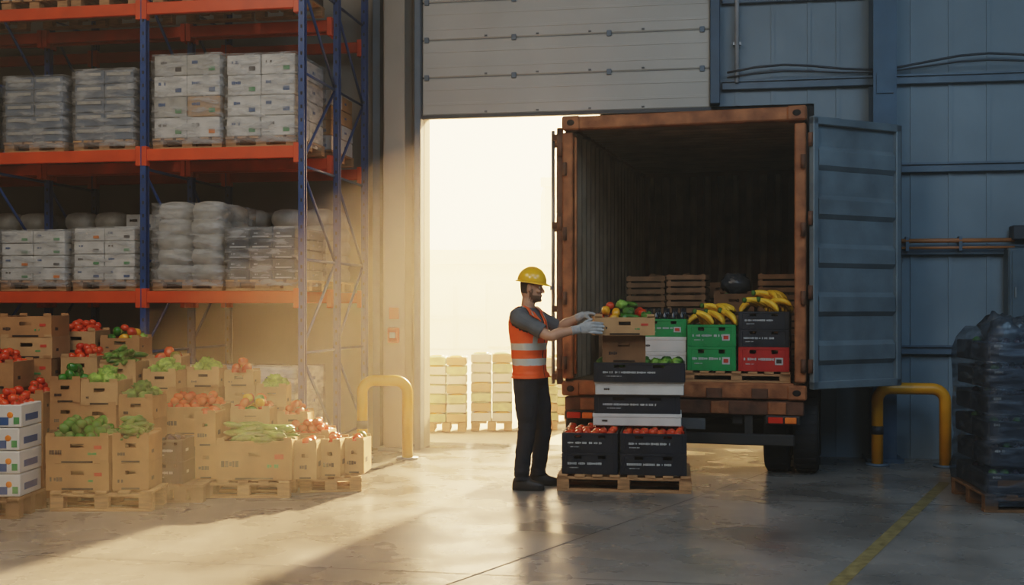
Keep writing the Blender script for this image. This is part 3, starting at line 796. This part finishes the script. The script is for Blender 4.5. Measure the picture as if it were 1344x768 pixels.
def ell(cx,cy,z,rx,ry,yaw=YAW,n=32,p=2.3):
    o=[]
    for j in range(n):
        a=2*pi*j/n; c,s=math.cos(a),math.sin(a)
        x=rx*math.copysign(abs(c)**(2/p),c); y=ry*math.copysign(abs(s)**(2/p),s)
        o.append((cx+x*math.cos(yaw)-y*math.sin(yaw),cy+x*math.sin(yaw)+y*math.cos(yaw),z))
    return o
def loft(secs,mat='skin'):
    def g(q):
        out=[]
        for i in range(len(secs)-1):
            for k in range(4):
                t=k/4; s=[secs[i][m]*(1-t)+secs[i+1][m]*t for m in range(6)]; out.append(ell(s[1],s[2],s[0],s[3],s[4],s[5]))
        s=secs[-1]; out.append(ell(s[1],s[2],s[0],s[3],s[4],s[5])); q.rings(out,mat,True)
    return g
Y2=math.radians(-18)
part('torso',loft([(.95,-.005,0,.118,.168,Y2),(1.03,-.01,0,.118,.162,Y2),(1.12,-.01,0,.115,.160,YAW),(1.22,-.01,0,.125,.172,YAW),(1.32,-.015,0,.132,.184,YAW),(1.40,-.02,0,.122,.190,YAW),(1.455,-.025,0,.095,.172,YAW),(1.495,-.025,0,.068,.105,YAW),(1.52,-.025,0,.055,.065,YAW)]))
part('pants',loft([(.84,0,0,.10,.14,Y2),(.90,0,0,.125,.172,Y2),(.97,-.005,0,.122,.170,Y2)]))
part('pants',limb([(-.035,-.085,.93),(-.035,-.10,.72),(-.03,-.11,.50),(-.06,-.115,.30),(-.075,-.12,.12),(-.075,-.12,.085)],[.112,.098,.075,.070,.062,.066]))
part('pants',limb([(.035,.085,.93),(.075,.10,.72),(.105,.115,.50),(.09,.13,.30),(.07,.14,.12),(.07,.14,.085)],[.112,.098,.075,.070,.062,.066]))
def shoe(x,y,yaw):
    def g(q):
        rg=[]
        for (zz,xf,xb,ww) in((0.0,.185,.085,.046),(.018,.19,.088,.050),(.045,.185,.085,.050),(.065,.155,.082,.047),(.085,.085,.075,.045),(.12,.055,.065,.048),(.15,.05,.06,.048)):
            r=[]
            for j in range(24):
                a=2*pi*j/24; c,s=math.cos(a),math.sin(a); px=(xf if c>0 else xb)*math.copysign(abs(c)**.85,c); py=ww*s*(1-.15*max(0,c))
                r.append((x+px*math.cos(yaw)-py*math.sin(yaw),y+px*math.sin(yaw)+py*math.cos(yaw),zz))
            rg.append(r)
        q.rings(rg,'skin',True)
    return g
part('boot',shoe(-.07,-.12,-.22)); part('boot',shoe(.07,.14,-.12))
SN=(-.105,-.165,1.435); EN=(.145,-.250,1.285); WN=(.385,-.185,1.335)
SF=(.06,.15,1.435); EF=(.245,.225,1.345); WF=(.445,.155,1.445)
def mid(a,b_,t): return tuple(a[i]*(1-t)+b_[i]*t for i in range(3))
part('sleeve',limb([(-.05,-.10,1.45),SN,mid(SN,EN,.5),mid(SN,EN,.80)],[.07,.072,.064,.062]))
part('arm',limb([mid(SN,EN,.4),EN,mid(EN,WN,.3),mid(EN,WN,.7),WN],[.046,.043,.045,.035,.028]))
part('sleeve',limb([(.0,.09,1.45),SF,mid(SF,EF,.5),mid(SF,EF,.85)],[.07,.070,.062,.060]))
part('arm',limb([mid(SF,EF,.4),EF,mid(EF,WF,.3),mid(EF,WF,.7),WF],[.046,.043,.045,.035,.028]))
# near gloved hand: palm against the end of the crate, fingers round its front corner
part('glove',limb([mid(EN,WN,.78),WN,(.41,-.186,1.340)],[.039,.036,.036]))
part('glove',limb([(.395,-.186,1.338),(.43,-.187,1.345),(.465,-.187,1.350),(.498,-.188,1.352)],[.032,.044,.048,.044],flat=(.52,1.05),up=(0,1,0)))
for i,(dz,l) in enumerate(((.040,.95),(.0135,1.08),(-.0135,1.0),(-.040,.80))):
    z=1.352+dz
    part('glove',limb([(.485,-.190,z),(.515,-.199,z-.002),(.545,-.190,z-.004),(.548+.030*l,-.1845,z-.006),(.550+.055*l,-.183,z-.008)],[.0130,.0128,.0120,.0112,.009],seg=12,n=3))
part('glove',limb([(.435,-.170,1.375),(.462,-.150,1.398),(.492,-.135,1.412),(.514,-.128,1.420)],[.017,.0150,.0135,.011],seg=12,n=3))
# far gloved hand over the rim
part('glove',limb([mid(EF,WF,.78),WF,(.465,.152,1.452)],[.038,.035,.035]))
part('glove',limb([(.448,.154,1.450),(.48,.152,1.460),(.508,.15,1.464)],[.034,.045,.043],flat=(.50,1.05),up=(0,0,1)))
for i,(dy,l) in enumerate(((-.038,.95),(-.013,1.05),(.013,.98),(.038,.82))):
    y=.15+dy
    part('glove',limb([(.498,y,1.464),(.525,y,1.466),(.552,y,1.454),(.556,y,1.450-.028*l),(.553,y,1.45-.045*l)],[.0130,.0125,.0118,.0108,.009],seg=12,n=3))
part('glove',limb([(.472,.112,1.445),(.494,.098,1.430),(.510,.095,1.410),(.513,.097,1.390)],[.017,.015,.013,.011],seg=12,n=3))
HT=Matrix.Translation((-.005,-.004,1.575))@Matrix.Rotation(math.radians(-12),4,'Z')@Matrix.Rotation(math.radians(8),4,'Y')
part('neck',limb([(-.028,0,1.47),(-.02,-.001,1.53),(-.012,-.003,1.60)],[.064,.058,.056]))
def headf(q):
    q.T=HT; S=[(-.012,.05,.03,.035),(.0,.080,.05,.045),(.02,.094,.065,.055),(.035,.093,.075,.060),(.05,.090,.082,.064),(.075,.087,.09,.069),(.10,.083,.096,.072),(.122,.080,.10,.074),(.145,.090,.102,.075),(.17,.090,.104,.075),(.20,.078,.095,.068),(.23,.05,.07,.05),(.248,.015,.02,.015)]
    rg=[]
    for i in range(len(S)-1):
        for k in range(4):
            t=k/4; s=[S[i][m]*(1-t)+S[i+1][m]*t for m in range(4)]
            rg.append([((s[1] if math.cos(2*pi*j/32)>0 else s[2])*math.cos(2*pi*j/32),s[3]*math.sin(2*pi*j/32),s[0]) for j in range(32)])
    q.rings(rg,'skin')
    a,c=lerp_pts([(.078,0,.132),(.092,0,.112),(.106,0,.090),(.100,0,.078)],[.007,.009,.012,.010],4); q.tube(a,c,'skin',12)
    for s in(-1,1):
        q.ball((.094,s*.010,.080),(.010,.008,.007),'skin',10,7); q.ball((-.004,s*.076,.105),(.018,.009,.031),'skin',12,8)
        q.ball((.079,s*.030,.141),(.014,.024,.008),'skin',12,7); q.ball((.070,s*.045,.09),(.02,.018,.016),'skin',12,7)
    q.ball((.090,0,.058),(.011,.022,.006),'skin',12,6); q.ball((.089,0,.046),(.011,.019,.007),'skin',12,6); q.ball((.086,0,.015),(.016,.022,.016),'skin',12,7)
part('head',headf)
lab=[]
src=MB()
for l,q in P:
    o=len(src.v); src.v+=q.v
    for ff in q.f: src.f.append([i+o for i in ff]); src.m.append(0); src.s.append(True)
    lab+= [l]*len(q.v)
kd=kdtree.KDTree(len(src.v))
for i,v in enumerate(src.v): kd.insert(v,i)
kd.balance()
me=bpy.data.meshes.new('tmp'); me.from_pydata([tuple(p) for p in src.v],[],src.f)
bm=bmesh.new(); bm.from_mesh(me); bmesh.ops.recalc_face_normals(bm,faces=bm.faces); bm.to_mesh(me); bm.free()
ob=bpy.data.objects.new('tmp',me); COL.objects.link(ob)
rm=ob.modifiers.new('r','REMESH'); rm.mode='VOXEL'; rm.voxel_size=.0045; rm.adaptivity=0
sm=ob.modifiers.new('s','SMOOTH'); sm.factor=.5; sm.iterations=3
dg=bpy.context.evaluated_depsgraph_get(); body=bpy.data.meshes.new_from_object(ob.evaluated_get(dg)); bpy.data.objects.remove(ob)
order=['skin','shirt','pants','boot','glove','hair','beard','sole']
body.materials.clear()
for k in order: body.materials.append(M_[k])
HI=HT.inverted()
flab=[]
for p in body.polygons:
    c=p.center; l=lab[kd.find(c)[1]]
    if l=='pants' and c.z>.97: l='torso'
    if l=='torso' and c.z<.945: l='pants'
    if l=='neck': l='skin' if c.z>1.512 else 'torso'
    if l=='torso' and c.z>1.515: l='skin'
    flab.append(l)
    m={'torso':1,'sleeve':1,'pants':2,'boot':3,'glove':4}.get(l,0)
    if l=='boot' and c.z<.02: m=7
    if l=='head':
        h=HI@c; x,y,z=h; ear = abs(y)>.066 and abs(x+.004)<.020 and abs(z-.105)<.032
        if not ear:
            if (z<.050 and x>.01 and not(x>.092 and .043<z<.062 and abs(y)<.02)) : m=6
            elif .0<x<.028 and z<.10: m=6
            elif x<-.018 and z>.055: m=5
            elif x<.03 and z>.135: m=5
            if x>.085 and .064<=z<.071 and abs(y)<.028: m=6
            if x>.075 and .138<z<.146 and .012<abs(y)<.05: m=6
    p.material_index=m; p.use_smooth=True
vl={}
for p,l in zip(body.polygons,flab):
    for v in p.vertices: vl.setdefault(v,l)
body.update()
vn=[v.normal.copy() for v in body.vertices]
for i,v in enumerate(body.vertices):
    l=vl.get(i); c=v.co
    if l=='pants':
        k=.007*noise.noise(Vector((c.x*9,c.y*9,c.z*16)))+.006*max(0,1-abs(c.z-.50)/.12)*noise.noise(Vector((c.x*10,c.y*10,c.z*45)))+.008*max(0,1-abs(c.z-.14)/.1)*noise.noise(Vector((c.x*8,c.y*8,c.z*40)))
        v.co=c+vn[i]*k
    elif l in('torso','sleeve'): v.co=c+vn[i]*.006*noise.noise(Vector((c.x*14,c.y*14,c.z*14)))
link('body',body,Matrix.Identity(4),we)
fx=Vector((math.cos(YAW),math.sin(YAW),0)); sx=Vector((-math.sin(YAW),math.cos(YAW),0))
fs=[];ms=[]
for p,l in zip(body.polygons,flab):
    c=p.center
    near_sh=(l=='sleeve' and c.z>1.40 and abs((c-Vector((-.02,0,0))).dot(sx))<.148)
    if l not in('torso','pants') and not near_sh: continue
    if c.z<.925 or c.z>1.515: continue
    r=c-Vector((-.02,0,0)); fr=r.dot(fx); sd=r.dot(sx)
    if fr>.02 and c.z>1.33 and abs(sd)<(c.z-1.33)*.42: continue
    if c.z>1.475 and abs(sd)<.075: continue
    fs.append(p.vertices[:])
    st=0
    if 1.165<c.z<1.222 or 1.035<c.z<1.09: st=1
    elif c.z>1.222 and .085<abs(sd)<.125: st=1
    elif fr>.02 and abs(sd)<.006 and c.z<1.33: st=2
    ms.append(st)
ids=sorted({i for q in fs for i in q}); mp={i:k for k,i in enumerate(ids)}
vme=bpy.data.meshes.new('hi_vis_vest')
vme.from_pydata([tuple(body.vertices[i].co+vn[i]*(.011+.004*noise.noise(body.vertices[i].co*11))) for i in ids],[],[[mp[i] for i in q] for q in fs])
for k in('vest','reflective','ink'): vme.materials.append(M_[k])
vme.polygons.foreach_set('material_index',ms); vme.polygons.foreach_set('use_smooth',[True]*len(ms))
bm=bmesh.new(); bm.from_mesh(vme)
bd=[v for v in bm.verts if v.is_boundary]
for _ in range(4): bmesh.ops.smooth_vert(bm,verts=bd,factor=.5,use_axis_x=True,use_axis_y=True,use_axis_z=True)
bm.to_mesh(vme); bm.free()
vo=link('hi_vis_vest',vme,Matrix.Identity(4),we)
sd=vo.modifiers.new('s','SOLIDIFY'); sd.thickness=.006; sd.offset=1
b=MB(); b.T=HT
for s in(-1,1):
    b.ball((.071,s*.031,.124),.0125,'eye_white',12,8); b.ball((.081,s*.031,.123),(.004,.0055,.0055),'ink',8,6)
b.obj('eyes',Matrix.Identity(4),we)
b=MB(); b.T=HT@Matrix.Translation((-.006,0,.158))
rg=[]
for (z,rx,ry) in((-.004,.124,.098),(.0,.126,.100),(.03,.122,.098),(.06,.110,.090),(.085,.09,.075),(.105,.062,.052),(.115,.032,.028),(.118,.002,.002)):
    rg.append([(rx*math.cos(2*pi*j/36),ry*math.sin(2*pi*j/36),z) for j in range(36)])
b.rings(rg,'helmet',True,cap=False)
rg=[]
for (e,z) in((.0,.006),(.0,-.006),(1,-.012),(1,-.007),(.0,.006)):
    rr_=[]
    for j in range(36):
        a=2*pi*j/36; c=math.cos(a); ex=e*(.014+.036*max(0,c)**2)
        rr_.append(((.124+ex)*c,(.099+e*.012)*math.sin(a),z-e*.006*max(0,c)))
    rg.append(rr_)
b.rings(rg,'helmet',True,cap=False)
for y in(-.02,0,.02):
    b.tube([(.118*math.cos(t),y,.004+.118*math.sin(t)) for t in [k*pi/14+.25 for k in range(13)]],.008 if y==0 else .005,'helmet',8)
b.obj('hard_hat',Matrix.Identity(4),we)

# ---------------------------------------------------------------- air haze
hz=bpy.data.materials.new('haze'); hz.use_nodes=True; nt=hz.node_tree; nt.nodes.clear()
o=nt.nodes.new('ShaderNodeOutputMaterial'); vs_=nt.nodes.new('ShaderNodeVolumeScatter')
vs_.inputs['Density'].default_value=.020; vs_.inputs['Anisotropy'].default_value=.62; vs_.inputs['Color'].default_value=(1,.88,.70,1)
nt.links.new(vs_.outputs[0],o.inputs['Volume']); M_['haze']=hz
b=MB(); b.box((0,7,5),(30,34,10.6),'haze'); b.obj('dust_haze',BLD)

# ---------------------------------------------------------------- light
w=bpy.data.worlds.new('World'); scene.world=w; w.use_nodes=True; nt=w.node_tree
bg=nt.nodes['Background']; tc=nt.nodes.new('ShaderNodeTexCoord'); sp=nt.nodes.new('ShaderNodeSeparateXYZ'); cr=nt.nodes.new('ShaderNodeValToRGB')
nt.links.new(tc.outputs['Generated'],sp.inputs[0]); nt.links.new(sp.outputs['Z'],cr.inputs['Fac']); nt.links.new(cr.outputs[0],bg.inputs['Color'])
cr.color_ramp.elements[0].position=0; cr.color_ramp.elements[0].color=(1,.72,.40,1); cr.color_ramp.elements[1].position=.6; cr.color_ramp.elements[1].color=(.98,.80,.55,1)
bg.inputs['Strength'].default_value=3.6
sl=bpy.data.lights.new('sun',type='SUN'); sl.energy=46; sl.color=(1,.60,.27); sl.angle=.03
so=bpy.data.objects.new('sun',sl); COL.objects.link(so)
EL=math.radians(22.5)
d=Vector((-.35,-1,0)).normalized()*math.cos(EL); d.z=-math.sin(EL)
so.rotation_euler=d.to_track_quat('-Z','Y').to_euler(); so.location=(6,25,12)
pl=bpy.data.lights.new('doorway_portal',type='AREA'); pl.shape='RECTANGLE'; pl.size=4.07; pl.size_y=3.58; pl.cycles.is_portal=True
po=bpy.data.objects.new('doorway_portal',pl); COL.objects.link(po); po.matrix_world=BLD@Matrix.Translation((2.035,.26,1.79))@Matrix.Rotation(-pi/2,4,'X')

cam=bpy.data.cameras.new('camera'); cam.sensor_width=36; cam.lens=36*1500/1344; cam.shift_y=16/1344; cam.clip_end=300
co=bpy.data.objects.new('camera',cam); COL.objects.link(co); co.location=(0,0,1.54); co.rotation_euler=(pi/2,0,0); scene.camera=co
scene.view_settings.view_transform='Filmic'
for lk in ('Medium High Contrast','Filmic - Medium High Contrast'):
    try: scene.view_settings.look=lk; break
    except Exception: pass
scene.view_settings.exposure=.25
print('LOOK',scene.view_settings.look)
